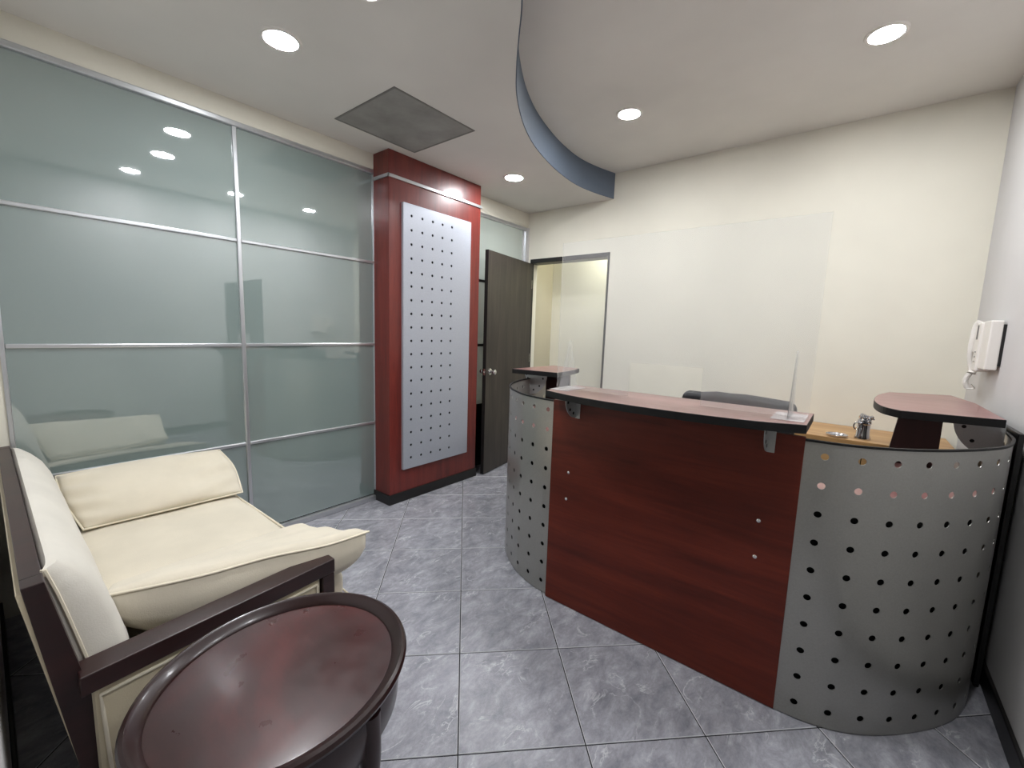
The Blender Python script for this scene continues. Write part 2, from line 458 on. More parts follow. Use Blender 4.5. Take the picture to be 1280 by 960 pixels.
for i in range(len(cv)-1):
    for a, b in ((cv[i], cv[i+1]),):
        d = (b-a).normalized(); nrm = Vector((-d.y, d.x, 0))*0.006
        if i == 0: pass
    # thin strip on the open side
def offs(i):
    d = (cv[min(i+1, len(cv)-1)]-cv[max(i-1, 0)]).normalized(); return Vector((-d.y, d.x, 0))
ra, rb, rc, rd = [], [], [], []
for i, p in enumerate(cv):
    n_ = offs(i)
    ra.append(bm.verts.new((p.x, p.y, ZL+0.001))); rb.append(bm.verts.new((p.x+n_.x*0.006, p.y+n_.y*0.006, ZL+0.001)))
    rc.append(bm.verts.new((p.x+n_.x*0.006, p.y+n_.y*0.006, ZH))); rd.append(bm.verts.new((p.x, p.y, ZH)))
for i in range(len(cv)-1):
    for A, B in ((ra, rb), (rb, rc), (rc, rd), (rd, ra)): bm.faces.new((A[i], A[i+1], B[i+1], B[i]))
fas = mesh_obj('fascia', bm, M['fascia'], ceiling, smooth=True); fas['label'] = 'slate blue curved step between the two ceilings'

# frosted glass partition (window_1) and the strip behind the door (window_2)
w1 = thing('window_1', 'frosted green glass partition with silver glazing bars along the left wall', 'partition', (XL, 1.0, 0), kind='structure')
zs = [0.045, 0.637, 1.257, 1.876, 2.515]
ys = [0.06, 1.018, 1.95]
for i in range(2):
    for j in range(4):
        bx('pane', (XL-0.012, ys[i]+0.003, zs[j]+0.002), (XL, ys[i+1]-0.003, zs[j+1]-0.002), M['frosted'], w1, 0.0015)
for z in zs[1:4]:
    for i in range(2):
        bx('glazing_bar', (XL-0.006, ys[i]+0.0115, z-0.010), (XL+0.012, ys[i+1]-0.0115, z+0.010), M['alu'], w1, 0.004)
bx('mullion', (XL-0.006, ys[1]-0.0115, 0.04), (XL+0.014, ys[1]+0.0115, 2.515), M['alu'], w1, 0.004)
bx('post', (XL-0.006, ys[2]-0.022, 0.04), (XL+0.012, ys[2]-0.006, 2.515), M['alu'], w1, 0.003)
bx('post', (XL-0.006, ys[0]-0.006, 0.04), (XL+0.012, ys[0]+0.010, 2.515), M['alu'], w1, 0.003)
bx('top_rail', (XL-0.006, YN+0.01, 2.512), (XL+0.022, ys[2]-0.02, 2.542), M['alu'], w1, 0.005)
bx('bottom_rail', (XL-0.006, ys[0], 0.0), (XL+0.03, ys[2]-0.02, 0.042), M['alu'], w1, 0.008)
w2 = thing('window_2', 'narrow frosted glass strip with black bars between the red column and the corner', 'partition', (XL, 3.4, 0), kind='structure')
y0, y1 = 2.90, 3.80
for a, b, mt in ((0.0, 0.637, M['black']), (0.637, 1.24, M['frosted_lit']), (1.24, 1.868, M['frosted_lit']), (1.868, 2.47, M['frosted_lit'])):
    bx('pane' if mt is not M['black'] else 'kick_panel', (XL-0.012, y0, a+0.002), (XL, y1, b-0.002), mt, w2, 0.0015)
for z in (0.637, 1.24, 1.868):
    bx('glazing_bar', (XL-0.006, y0, z-0.012), (XL+0.014, y1, z+0.012), M['black'], w2, 0.003)
bx('top_rail', (XL-0.006, y0, 2.468), (XL+0.025, YB-0.03, 2.502), M['alu'], w2, 0.005)
bx('post', (XL-0.006, YB-0.05, 0), (XL+0.025, YB-0.022, 2.47), M['alu'], w2, 0.004)
bx('post', (XL-0.006, y1-0.03, 0), (XL+0.008, y1+0.01, 2.47), M['alu'], w2, 0.004)
tag(bx('trim_1', (XL-0.1, YB-0.022, 0), (XL+0.028, YB, 2.502), M['wall_white']), 'white corner strip beside the glass strip', 'trim', kind='structure')
tag(bx('trim_2', (XL-0.1, y0, 2.502), (XL+0.011, YB, 2.54), M['wall']), 'cream wall strip over the glass beside the corner', 'trim', kind='structure')

# red wood column with perforated plate
CX, CY0, CY1 = -2.737, 1.932, 2.895
col = thing('column_panel', 'tall red mahogany clad column between the glass partition and the door', 'column', ((XL+CX)/2, (CY0+CY1)/2, 0))
bx('cladding', (XL-0.1, CY0, 0.075), (CX, CY1, ZL-0.001), M['mahogany'], col, 0.004)
bx('plinth', (XL-0.1, CY0-0.012, 0), (CX+0.012, CY1+0.008, 0.08), M['black'], col, 0.004)
bm = bmesh.new()
box(bm, (CX, CY0-0.012, 2.462), (CX+0.012, CY1+0.012, 2.486), 0.003); box(bm, (XL+0.02, CY0-0.012, 2.462), (CX+0.012, CY0, 2.486), 0.003)
mesh_obj('silver_band', bm, M['alu'], col)

def perf_sheet(name, scols, zrows, s_edges, z_edges, mapf, t, r, mat, parent, n=16):
    """plate in (s, z) with round holes; mapf(s, z, off) gives the 3-D point"""
    bm = bmesh.new(); cache = {}
    def V(s, z, o):
        k = (round(s, 5), round(z, 5), o)
        if k not in cache: cache[k] = bm.verts.new(mapf(s, z, o*t))
        return cache[k]
    # cell borders halfway between the holes
    sb = [s_edges[0]]+[(a+b)/2 for a, b in zip(scols, scols[1:])]+[scols[-1]+(scols[-1]-scols[-2])/2]
    extra = []
    if s_edges[1] > sb[-1]+1e-4:
        k = max(1, round((s_edges[1]-sb[-1])/0.06)); extra = [sb[-1]+(s_edges[1]-sb[-1])*i/k for i in range(k+1)]
    else: sb[-1] = s_edges[1]
    zb = [z_edges[0]]+[(a+b)/2 for a, b in zip(zrows, zrows[1:])]+[z_edges[1]]
    m = n//4
    for ci, sc in enumerate(scols):
        for zi, zc in enumerate(zrows):
            a0, a1, b0, b1 = sb[ci], sb[ci+1], zb[zi], zb[zi+1]
            border = []
            for i in range(m): border.append((a1, b0+(b1-b0)*i/m))
            for i in range(m): border.append((a1-(a1-a0)*i/m, b1))
            for i in range(m): border.append((a0, b1-(b1-b0)*i/m))
            for i in range(m): border.append((a0+(a1-a0)*i/m, b0))
            hole = []
            for i in range(n):
                an = -pi/4+2*pi*i/n; hole.append((sc+r*cos(an), zc+r*sin(an)))
            for o in (0, 1):
                for i in range(n):
                    j = (i+1) % n
                    q = [V(*border[i], o), V(*border[j], o), V(*hole[j], o), V(*hole[i], o)]
                    bm.faces.new(q)
            for i in range(n):
                j = (i+1) % n; bm.faces.new((V(*hole[i], 0), V(*hole[j], 0), V(*hole[j], 1), V(*hole[i], 1)))
    zfull = sorted({round(zb[zi]+(zb[zi+1]-zb[zi])*i/m, 5) for zi in range(len(zrows)) for i in range(m+1)})
    for a, b in zip(extra, extra[1:]):
        for c, d in zip(zfull, zfull[1:]):
            for o in (0, 1): bm.faces.new((V(a, c, o), V(b, c, o), V(b, d, o), V(a, d, o)))
    # outer rim
    bnd = [e for e in bm.edges if len(e.link_faces) == 1]
    inv = {v: k for k, v in cache.items()}
    done = set()
    for e in bnd:
        k0, k1 = inv[e.verts[0]], inv[e.verts[1]]
        if k0[2] == 0 and k1[2] == 0:
            bm.faces.new((e.verts[0], e.verts[1], V(k1[0], k1[1], 1), V(k0[0], k0[1], 1)))
    return mesh_obj(name, bm, mat, parent, smooth=True)
rows19 = [0.355+0.104*i for i in range(19)]
cols5 = [2.118+0.1033*i for i in range(5)]
perf_sheet('perforated_plate', cols5, rows19, (2.043, 2.755), (0.267, 2.312), lambda s, z, o: (CX+0.024-o, s, z), 0.004, 0.0105, M['silver_panel'], col)
bx('plate_backing', (CX, 2.06, 0.285), (CX+0.012, 2.738, 2.295), M['dark_gap'], col)
bm = bmesh.new()
for y, z in ((2.07, 0.30), (2.07, 2.28), (2.72, 0.30), (2.72, 2.28)): box(bm, (CX, y-0.01, z-0.01), (CX+0.020, y+0.01, z+0.01))
mesh_obj('spacer', bm, M['alu'], col)
# side returns of the plate, as the edge is folded
bm = bmesh.new()
box(bm, (CX, 2.043, 0.267), (CX+0.021, 2.047, 2.312)); box(bm, (CX, 2.751, 0.267), (CX+0.021, 2.755, 2.312))
mesh_obj('folded_edge', bm, M['silver_panel'], col)

# door frame and open leaf
dr = bmesh.new()
box(dr, (DX0, YB-0.012, 2.125), (DX1, YB+0.13, DZ), 0.003); box(dr, (DX0, YB-0.012, 0), (DX0+0.022, YB+0.03, DZ), 0.003); box(dr, (DX1-0.018, YB-0.012, 0), (DX1, YB+0.13, DZ), 0.003)
door = thing('door_1', 'dark brown door standing open into the room beside the red column', 'door', (-2.845, 3.84, 0), kind='structure')
mesh_obj('door_frame', dr, M['black'], door)
H0 = Vector((-2.835, 3.835, 0)); H1 = Vector((-2.69, 2.965, 0)); dd = (H1-H0); LW = dd.length; dd.normalize(); dn = Vector((-dd.y, dd.x, 0))
if dn.x < 0: dn = -dn
T = Matrix(((dd.x, dn.x, 0, H0.x), (dd.y, dn.y, 0, H0.y), (0, 0, 1, 0), (0, 0, 0, 1)))
leaf = bx('leaf', (0, -0.036, 0.008), (LW, 0.0, 2.118), M['door'], door, 0.002, T)
bx('edge_band', (LW, -0.036, 0.008), (LW+0.002, 0.0, 2.118), M['black'], door, 0, T)
def knob_bm(bm, sgn):
    prof = [(0.032, 0), (0.032, 0.006), (0.014, 0.010), (0.012, 0.030), (0.020, 0.038), (0.026, 0.050), (0.024, 0.062), (0.014, 0.070), (0.004, 0.072)]
    rings = []; n = 20
    for r, h in prof:
        y = h if sgn > 0 else -0.036-h
        rings.append([bm.verts.new(T @ Vector((LW-0.065+r*cos(2*pi*k/n), y, 1.0+r*sin(2*pi*k/n)))) for k in range(n)])
    for a, b in zip(rings, rings[1:]):
        for k in range(n): bm.faces.new((a[k], a[(k+1) % n], b[(k+1) % n], b[k]))
    bm.faces.new(rings[0]); bm.faces.new(rings[-1])
for s in (1, -1):
    bm = bmesh.new(); knob_bm(bm, s); mesh_obj('door_knob', bm, M['chrome'], door, True)
bx('latch_plate', (LW+0.002, -0.030, 0.97), (LW+0.004, -0.006, 1.03), M['chrome'], door, 0, T)
bx('latch_bolt', (LW+0.004, -0.023, 0.992), (LW+0.014, -0.013, 1.008), M['chrome'], door, 0.002, T)
for z in (0.25, 1.1, 1.9):
    lathe('hinge', [(0.006, z-0.045), (0.006, z+0.045)], (-2.843, 3.84, 0), M['chrome'], door, 10)

# ================================================================== LIGHTS (round LED downlights)
def downlight(x, y, z, label, mat=None, group=None):
    t = thing('downlight', label, 'ceiling light', (x, y, z), group)
    prof = [(0.070, -0.001), (0.070, -0.007), (0.082, -0.006), (0.088, 0.0), (0.070, 0.0)]
    bm = bmesh.new(); rings = []
    for r, h in prof[:-1]:
        rings.append([bm.verts.new((x+r*cos(2*pi*k/40), y+r*sin(2*pi*k/40), z+h)) for k in range(40)])
    rings.append([bm.verts.new((x+0.070*cos(2*pi*k/40), y+0.070*sin(2*pi*k/40), z)) for k in range(40)])
    for a, b in zip(rings, rings[1:]):
        for k in range(40): bm.faces.new((a[k], a[(k+1) % 40], b[(k+1) % 40], b[k]))
    mesh_obj('trim_ring', bm, M['white_plastic'], t, True)
    lathe('diffuser', [(0.070, -0.0015), (0.070, -0.005), (0.067, -0.006)], (x, y, z), mat or M['led'], t, 40)
downlight(-2.148, 0.952, ZL, 'round white downlight in the lowered ceiling above the sofa')
downlight(-1.56, 1.00, ZL, 'round downlight at the top edge of the photo between the sofa lamp and the curve')
downlight(-2.36, 2.887, ZL, 'small round downlight in the lowered ceiling near the open door')
downlight(-1.37, 2.892, ZH, 'round downlight in the raised ceiling just right of the blue curved step')
downlight(-0.048, 2.875, ZH, 'large round downlight at the upper right in the raised ceiling')
downlight(0.0, 2.03, ZH, 'round downlight seen only as a reflection beside the glass partition mullion')
downlight(0.05, 1.10, ZH, 'round downlight seen only as the lowest bright reflection in the upper left glass pane')
downlight(-3.55, 3.33, 2.6, 'unseen round lamp added behind the frosted strip beside the door', M['led_backlight'])  # added lamp, out of view, brightens the frosted strip from behind
downlight(-2.0, 4.06, 2.6, 'round downlight hidden in the hallway behind the back wall', M['led_hall'])

# ceiling return-air grille
GX0, GX1, GY0, GY1 = -2.648, -2.042, 1.478, 2.092
g = thing('ceiling_grille', 'square dusty grey air return panel in the lowered ceiling', 'vent', ((GX0+GX1)/2, (GY0+GY1)/2, ZL))
bm = bmesh.new()
for a, b in (((GX0, GY0), (GX1, GY0+0.012)), ((GX0, GY1-0.012), (GX1, GY1)), ((GX0, GY0+0.012), (GX0+0.012, GY1-0.012)), ((GX1-0.012, GY0+0.012), (GX1, GY1-0.012))):
    box(bm, (*a, ZL-0.004), (*b, ZL), 0.001)
mesh_obj('frame', bm, newmat('grey_grille_frame', 0.6, (120, 119, 115))[0], g)
bx('filter', (GX0+0.012, GY0+0.012, ZL-0.002), (GX1-0.012, GY1-0.012, ZL), M['filter'], g)

# ================================================================== RECEPTION DESK
desk = thing('reception_desk', 'reception desk with dark mahogany front and curved perforated silver ends', 'desk', (-0.63, 1.8, 0))
PX0, PX1, PY = -1.158, -0.108, 1.787
fp = bx('front_panel', (PX0, PY, 0.004), (PX1, PY+0.018, 1.062), M['mahogany_front'], desk, 0.0015)
for (x, z) in ((-1.052, 0.708), (-1.058, 0.57), (-0.222, 0.72), (-0.222, 0.577)):
    lathe('bolt', [(0.0075, 0.0), (0.0075, -0.002), (0.005, -0.004), (0.001, -0.005)], (x, PY, z), M['chrome'], desk, 12, axis='y')

RIGHT = [(-0.108, 1.79), (0.0, 1.803), (0.095, 1.838), (0.19, 1.902), (0.29, 2.0), (0.385, 2.12), (0.448, 2.235), (0.488, 2.38), (0.503, 2.52), (0.508, 2.68), (0.508, 2.9)]
LEFT = [(-1.158, 1.802), (-1.25, 1.814), (-1.33, 1.835), (-1.42, 1.868), (-1.51, 1.925), (-1.59, 1.985), (-1.68, 2.08), (-1.76, 2.205), (-1.82, 2.36), (-1.85, 2.52), (-1.86, 2.72), (-1.86, 2.9)]
def arclen(path):
    L = [0]
    for a, b in zip(path, path[1:]): L.append(L[-1]+(b-a).length)
    return L
def make_curve(pts):
    path = catmull([(p[0], p[1], 0) for p in pts], 10); L = arclen(path)
    def at(s):
        s = max(0, min(L[-1], s))
        import bisect
        i = min(max(bisect.bisect_right(L, s)-1, 0), len(path)-2)
        t = (s-L[i])/(L[i+1]-L[i]); p = path[i].lerp(path[i+1], t)
        i0, i1 = max(i-2, 0), min(i+3, len(path)-1)
        d = (path[i1]-path[i0]).normalized(); return p, d
    return at, L[-1], path
rows10 = [0.066+0.104*i for i in range(10)]
ZRIM = 1.052
for side, pts, first in (('right', RIGHT, 0.060), ('left', LEFT, 0.046)):
    at, LT, path = make_curve(pts)
    sg = -1 if side == 'right' else 1          # inward normal direction
    def mapf(s, z, o, at=at, sg=sg):
        p, d = at(s); nx, ny = (-d.y, d.x) if side == 'right' else (d.y, -d.x)
        return (p.x+nx*o, p.y+ny*o, z)
    scols = []; s = first
    while s < LT-0.06: scols.append(s); s += 0.104
    sh = perf_sheet('curved_sheet', scols, rows10, (0.0, LT), (0.004, ZRIM), mapf, 0.0025, 0.0118, M['silver_sheet'], desk)
    sh['label'] = 'curved perforated silver sheet at the %s end' % side
    # black rubber edge on the rim
    bm = bmesh.new(); N = 70; rg = []
    for i in range(N+1):
        s = LT*i/N
        rg.append([bm.verts.new(mapf(s, z, o)) for o, z in ((-0.003, ZRIM-0.004), (0.006, ZRIM-0.004), (0.006, ZRIM+0.004), (-0.003, ZRIM+0.004))])
    for a, b in zip(rg, rg[1:]):
        for k in range(4): bm.faces.new((a[k], a[(k+1) % 4], b[(k+1) % 4], b[k]))
    bm.faces.new(rg[0]); bm.faces.new(rg[-1])
    mesh_obj('rim_trim', bm, M['black_edge'], desk, True)

# raised counter over the front panel: bowed front edge, black edge band
def slab(name, outline, z0, z1, parent, top_mat, label=None):
    o = prism(name, outline, z0, z1, M['black_edge'], parent, chamfer=0.0015)
    o.data.materials.append(top_mat)
    for p in o.data.polygons:
        if p.normal.z > 0.9: p.material_index = 1
    if label: o['label'] = label
    return o
front = catmull([(-1.142, 1.690, 0), (-1.00, 1.640, 0), (-0.82, 1.608, 0), (-0.62, 1.598, 0), (-0.42, 1.608, 0), (-0.24, 1.640, 0), (-0.103, 1.695, 0)], 5)
outline = [(p.x, p.y) for p in front]+[(-0.103, 1.985), (-1.142, 1.985)]
slab('counter_top', outline, 1.090, 1.120, desk, M['laminate_top'])
# side counters
rc_out = [(0.165, 2.385), (0.472, 2.44), (0.475, 3.02), (0.43, 3.36), (0.165, 3.22)]
arc = catmull([(0.165, 3.22, 0), (0.115, 3.02, 0), (0.092, 2.80, 0), (0.092, 2.62, 0), (0.115, 2.47, 0), (0.165, 2.385, 0)], 5)
slab('side_counter', rc_out[:-1]+[(p.x, p.y) for p in arc[:-1]], 1.088, 1.120, desk, M['laminate_top'], 'small raised counter on the right wing')
lc_out = [(-1.94, 2.43), (-1.58, 2.47)]
arcl = catmull([(-1.58, 2.47, 0), (-1.60, 2.62, 0), (-1.63, 2.78, 0), (-1.67, 2.92, 0)], 5)
slab('side_counter', [(-1.945, 2.43)]+[(p.x, p.y) for p in arcl]+[(-1.95, 2.98)], 1.088, 1.120, desk, M['laminate_top'], 'small raised counter on the left wing')

# brackets: perforated quarter-round plates
def quarter(R, n=12): return [(0, 0)]+[(R*cos(pi/2*i/n), -R*sin(pi/2*i/n)) for i in range(n+1)]
def quarter_holes(bm, origin, ax, ay, an, t, R, holes, rh):
    """quarter disc with real bolt holes left as dark discs is too small to pierce; holes are recessed rings"""
    for (a, r) in holes:
        c = Vector(origin)+Vector(ax)*(r*cos(a))-Vector(ay)*(r*sin(a))
        pts = [(rh*cos(2*pi*k/10), rh*sin(2*pi*k/10)) for k in range(10)]
        plate_bm(bm, pts, c-Vector(an)*0.0006, ax, ay, an, t+0.0012)
def bracket(origin, ax, an, R, z_top, parent, flange=True, hole_mat=M['dark_gap']):
    o = (origin[0], origin[1], z_top)
    bm = bmesh.new(); plate_bm(bm, quarter(R), o, ax, (0, 0, 1), an, 0.003)
    br = mesh_obj('bracket', bm, M['silver_bracket'], parent)
    for h_ in ((0.22, R*0.8), (0.75, R*0.8), (1.25, R*0.8)):
        bm = bmesh.new(); quarter_holes(bm, o, ax, (0, 0, 1), an, 0.003, R, [h_], 0.0075)
        mesh_obj('bolt_hole', bm, hole_mat, br)
    if flange:
        bm = bmesh.new(); A = Vector(ax); Nn = Vector(an)
        p = Vector(o); q = p+A*0.003+Nn*0.026-Vector((0, 0, R+0.004))
        box(bm, [min(p[i], q[i]) for i in range(3)], [max(p[i], q[i]) for i in range(3)], 0.001)
        mesh_obj('flange', bm, M['silver_bracket'], br)
    return br
bracket((-1.030, PY, 0), (0, -1, 0), (1, 0, 0), 0.098, 1.089, desk)
bracket((-0.222, PY, 0), (0, -1, 0), (1, 0, 0), 0.098, 1.089, desk)
# wing brackets
bracket((0.498, 2.56, 0), (-1, 0, 0), (0, 1, 0), 0.15, 1.087, desk, False)
bracket((-1.85, 2.52, 0), (1, 0, 0), (0, 1, 0), 0.15, 1.087, desk, False)
bracket((-1.868, 2.58, 0), (-1, 0, 0), (0, 1, 0), 0.075, 1.087, desk, False)
# support boards inside the wings
bm = bmesh.new(); plate_bm(bm, [(0.155, 0.85), (0.325, 0.85), (0.325, 1.088), (0.182, 1.088)], (0, 2.62, 0), (1, 0, 0), (0, 0, 1), (0, 1, 0), 0.02)
mesh_obj('support_board', bm, M['dark_board'], desk)
bm = bmesh.new(); plate_bm(bm, [(-1.80, 0.85), (-1.60, 0.85), (-1.60, 1.088), (-1.80, 1.088)], (0, 2.66, 0), (1, 0, 0), (0, 0, 1), (0, 1, 0), 0.02)
mesh_obj('support_board', bm, M['dark_board'], desk)
# inner worktop (U shape) at writing height, inner panels
def worktop(poly, nm='worktop'): return slab(nm, poly, 0.822, 0.85, desk, M['laminate_top'])
atR, LR, pR = make_curve(RIGHT); atL, LLn, pL = make_curve(LEFT)
inr = [(p.x-0.02, p.y+0.02) for p in pR[2:]]
inl = [(p.x+0.02, p.y+0.02) for p in pL[2:]][::-1]
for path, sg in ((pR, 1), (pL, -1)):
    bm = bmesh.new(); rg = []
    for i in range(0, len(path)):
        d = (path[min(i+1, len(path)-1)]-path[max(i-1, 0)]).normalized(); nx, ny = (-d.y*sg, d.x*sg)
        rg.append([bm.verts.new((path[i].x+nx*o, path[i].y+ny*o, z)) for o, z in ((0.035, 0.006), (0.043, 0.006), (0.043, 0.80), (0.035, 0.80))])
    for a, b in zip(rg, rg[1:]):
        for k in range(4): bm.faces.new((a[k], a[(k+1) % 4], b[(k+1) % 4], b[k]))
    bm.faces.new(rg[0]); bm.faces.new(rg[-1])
    mesh_obj('added_dark_liner', bm, M['dark_gap'], desk)  # added dark liner stands in for the shade seen through the holes
worktop(inl+[(-1.15, 1.82), (-0.115, 1.82)]+inr+[(0.16, 2.9), (0.10, 2.40), (-1.36, 2.40), (-1.42, 2.9)])
bx('inner_panel', (0.16, 2.42, 0.004), (0.178, 2.88, 0.822), M['dark_board'], desk)
bx('inner_panel', (-1.46, 2.42, 0.004), (-1.442, 2.88, 0.822), M['dark_board'], desk)
ep = bx('end_panel', (0.515, 2.47, 0.004), (0.532, 3.10, 1.068), M['black'], desk, 0.002); ep['label'] = 'black end panel against the right wall'

# ================================================================== ACRYLIC SCREEN
scr = thing('sneeze_guard', 'clear hazy acrylic sneeze guard standing on the reception counter', 'screen', (-0.62, 1.82, 1.12))
SY = 1.82
o_ = [(-1.165, 1.122), (-0.784, 1.122), (-0.784, 1.273), (-0.474, 1.273), (-0.474, 1.122), (-0.109, 1.122), (-0.109, 1.826), (-1.165, 1.826)]
bm = bmesh.new()
# thin sheet built from rectangles so that the document slot is open
xs_ = [-1.165, -0.784, -0.474, -0.109]; zz = [1.122, 1.273, 1.826]
plate_bm(bm, o_, (0, SY, 0), (1, 0, 0), (0, 0, 1), (0, 1, 0), 0.004)
mesh_obj('acrylic_sheet', bm, M['acrylic'], scr)
for x in (-1.10, -0.165):
    bm = bmesh.new()
    plate_bm(bm, [(-0.085, 1.122), (-0.004, 1.122), (-0.004, 1.36)], (x, SY, 0), (0, 1, 0), (0, 0, 1), (1, 0, 0), 0.004)
    plate_bm(bm, [(0.006, 1.122), (0.085, 1.122), (0.006, 1.36)], (x, SY, 0), (0, 1, 0), (0, 0, 1), (1, 0, 0), 0.004)
    mesh_obj('foot', bm, M['acrylic_clear'], scr)
    bx('foot_base', (x-0.05, SY-0.09, 1.1205), (x+0.05, SY+0.09, 1.1225), M['tape'], scr, 0.001)

# ================================================================== OFFICE CHAIR behind the desk
CHX, CHY = -0.50, 2.72
ch = thing('office_chair', 'black leather office chair with a wide backrest behind the counter', 'chair', (CHX, CHY, 0))
def pad(name, a, b, bev, mat, parent, warp=None):
    bm = bmesh.new(); vs = box(bm, a, b, bev, None, 4)
    bmesh.ops.subdivide_edges(bm, edges=[e for e in bm.edges if e.calc_length() > 0.15], cuts=6, use_grid_fill=True)
    if warp:
        for v in bm.verts: v.co = warp(v.co)
    return mesh_obj(name, bm, mat, parent, 'all')
def warp_back(c):
    u = (c.x-CHX)/0.29
    return Vector((c.x, c.y-0.05*u*u+0.05, c.z-0.012*u*u+(0.004*sin(c.x*40) if c.z > 1.0 else 0)))
pad('backrest', (CHX-0.29, 2.60, 0.62), (CHX+0.29, 2.68, 1.082), 0.034, M['leather'], ch, warp_back)
pad('seat', (CHX-0.26, 2.66, 0.42), (CHX+0.26, 3.16, 0.50), 0.035, M['leather'], ch)
for s in (-1, 1):
    tube('armrest', [(CHX+s*0.24, 2.72, 0.45), (CHX+s*0.30, 2.74, 0.52), (CHX+s*0.30, 2.74, 0.66), (CHX+s*0.29, 2.80, 0.70), (CHX+s*0.29, 2.98, 0.70)], 0.016, M['black'], ch)
bx('back_bar', (CHX-0.04, 2.66, 0.42), (CHX+0.04, 2.675, 0.72), M['black'], ch, 0.003)
lathe('gas_column', [(0.035, 0.09), (0.035, 0.25), (0.02, 0.26), (0.02, 0.42)], (CHX, 2.9, 0), M['black'], ch, 16)
for k in range(5):
    a = 2*pi*k/5+0.3; e = (CHX+0.27*cos(a), 2.9+0.27*sin(a))
    tube('base_arm', [(CHX, 2.9, 0.11), (*e, 0.07)], 0.02, M['black'], ch, 8, taper=[0.028, 0.016])
    lathe('caster', [(0.006, -0.018), (0.027, -0.016), (0.027, 0.016), (0.006, 0.018)], (e[0], e[1], 0.029), M['black'], ch, 14, axis='x')

# ================================================================== OAK CREDENZA along the back wall with small things on it
cr = thing('oak_credenza', 'low honey oak cabinet against the back wall behind the desk', 'cabinet', (-0.1, 3.6, 0))
bx('top', (-0.62, 3.30, 0.77), (0.50, YB-0.016, 0.80), M['oak'], cr, 0.002)
bx('body', (-0.60, 3.32, 0.06), (0.48, YB-0.016, 0.77), M['oak'], cr, 0.002)
bx('plinth', (-0.58, 3.35, 0.0), (0.46, YB-0.02, 0.06), M['black'], cr)
for k in range(3):
    x0 = -0.592+k*0.357
    d = bx('door', (x0, 3.305, 0.07), (x0+0.353, 3.32, 0.762), M['oak'], cr, 0.002)
    tube('handle', [(x0+0.32, 3.303, 0.62), (x0+0.32, 3.285, 0.62), (x0+0.32, 3.285, 0.72), (x0+0.32, 3.303, 0.72)], 0.004, M['chrome'], d, 6)
# sparkly ornament
M['sparkle'] = newmat('crushed_silver', 0.16, (210, 210, 214), metal=1)[0]
orn = thing('silver_ornament', 'sparkling silver ornament standing on the oak cabinet behind the desk rim', 'ornament', (0.08, 3.38, 0.80))
bm = bmesh.new(); lathe_bm(bm, [(0.04, 0.0), (0.042, 0.01), (0.034, 0.03), (0.032, 0.095), (0.037, 0.10), (0.037, 0.106)], (0.08, 3.38, 0.80), 20)
mesh_obj('stem', bm, M['sparkle'], orn, True)
bm = bmesh.new()
for i in range(46):
    a = random.random()*2*pi; r = 0.038*sqrt(random.random()); h = 0.107+random.random()*0.045
    bmesh.ops.create_icosphere(bm, subdivisions=1, radius=0.006+random.random()*0.007, matrix=Matrix.Translation((0.085+r*cos(a), 3.38+r*sin(a), 0.80+h)))
mesh_obj('beaded_top', bm, M['sparkle'], orn)
tube('loop', [(0.045+0.014*cos(a*pi/6), 3.345, 0.885+0.022*sin(a*pi/6)) for a in range(12)], 0.004, M['sparkle'], orn, 6, closed=True)
bm = bmesh.new()
for k in range(9): bmesh.ops.create_icosphere(bm, subdivisions=1, radius=0.005, matrix=Matrix.Translation((0.066, 3.3475, 0.822+k*0.0085)))
mesh_obj('bead_row', bm, M['sparkle'], orn)
tr = thing('metal_tray', 'small shiny metal tray lying left of the silver ornament on the oak cabinet', 'tray', (-0.045, 3.36, 0.80))
lathe('dish', [(0.03, 0.0), (0.05, 0.002), (0.058, 0.014), (0.055, 0.014), (0.048, 0.005), (0.002, 0.004)], (-0.045, 3.36, 0.80), M['sparkle'], tr, 28)
tube('rim', [(-0.045+0.0565*cos(2*pi*k/28), 3.36+0.0565*sin(2*pi*k/28), 0.8145) for k in range(28)], 0.0015, M['sparkle'], tr, 6, closed=True)

# ================================================================== INTERCOM on the right wall
_n0 = set(bpy.data.objects)
ic = thing('wall_intercom', 'white wall intercom with a hanging handset and coiled cord on the right wall', 'intercom', (XR, 3.25, 1.4))
wp = M['white_plastic']
bx('gap_shade_plate', (XR-0.012, 2.885, 1.30), (XR, 3.12, 1.505), M['black'], ic, 0.002)  # black plate put in for the shaded gap between body and wall
bx('body', (XR-0.055, 2.885, 1.278), (XR-0.010, 3.03, 1.524), wp, ic, 0.006)
bx('cradle', (XR-0.065, 3.03, 1.262), (XR-0.010, 3.125, 1.520), wp, ic, 0.008)
bx('speaker_slot', (XR-0.068, 3.075, 1.43), (XR-0.064, 3.095, 1.505), newmat('grey_slot', 0.6, (110, 106, 104))[0], ic, 0.001)
for k in range(3): bx('button', (XR-0.069, 3.06, 1.31+k*0.025), (XR-0.065, 3.08, 1.318+k*0.025), newmat('button_grey', 0.5, (170, 166, 160))[0], ic, 0.001)
hs = [(XR-0.046, 3.19, 1.522), (XR-0.056, 3.20, 1.505), (XR-0.062, 3.20, 1.46), (XR-0.066, 3.20, 1.40), (XR-0.064, 3.20, 1.34), (XR-0.055, 3.20, 1.29), (XR-0.046, 3.195, 1.262), (XR-0.05, 3.19, 1.245)]
tube('handset', catmull(hs, 4), 0.02, wp, ic, 12, taper=[0.019-0.007*sin(pi*i/(len(hs)*4-4)) for i in range(len(hs)*4-3)])
bx('hook', (XR-0.06, 3.125, 1.36), (XR-0.012, 3.20, 1.50), wp, ic, 0.006)
cp = []
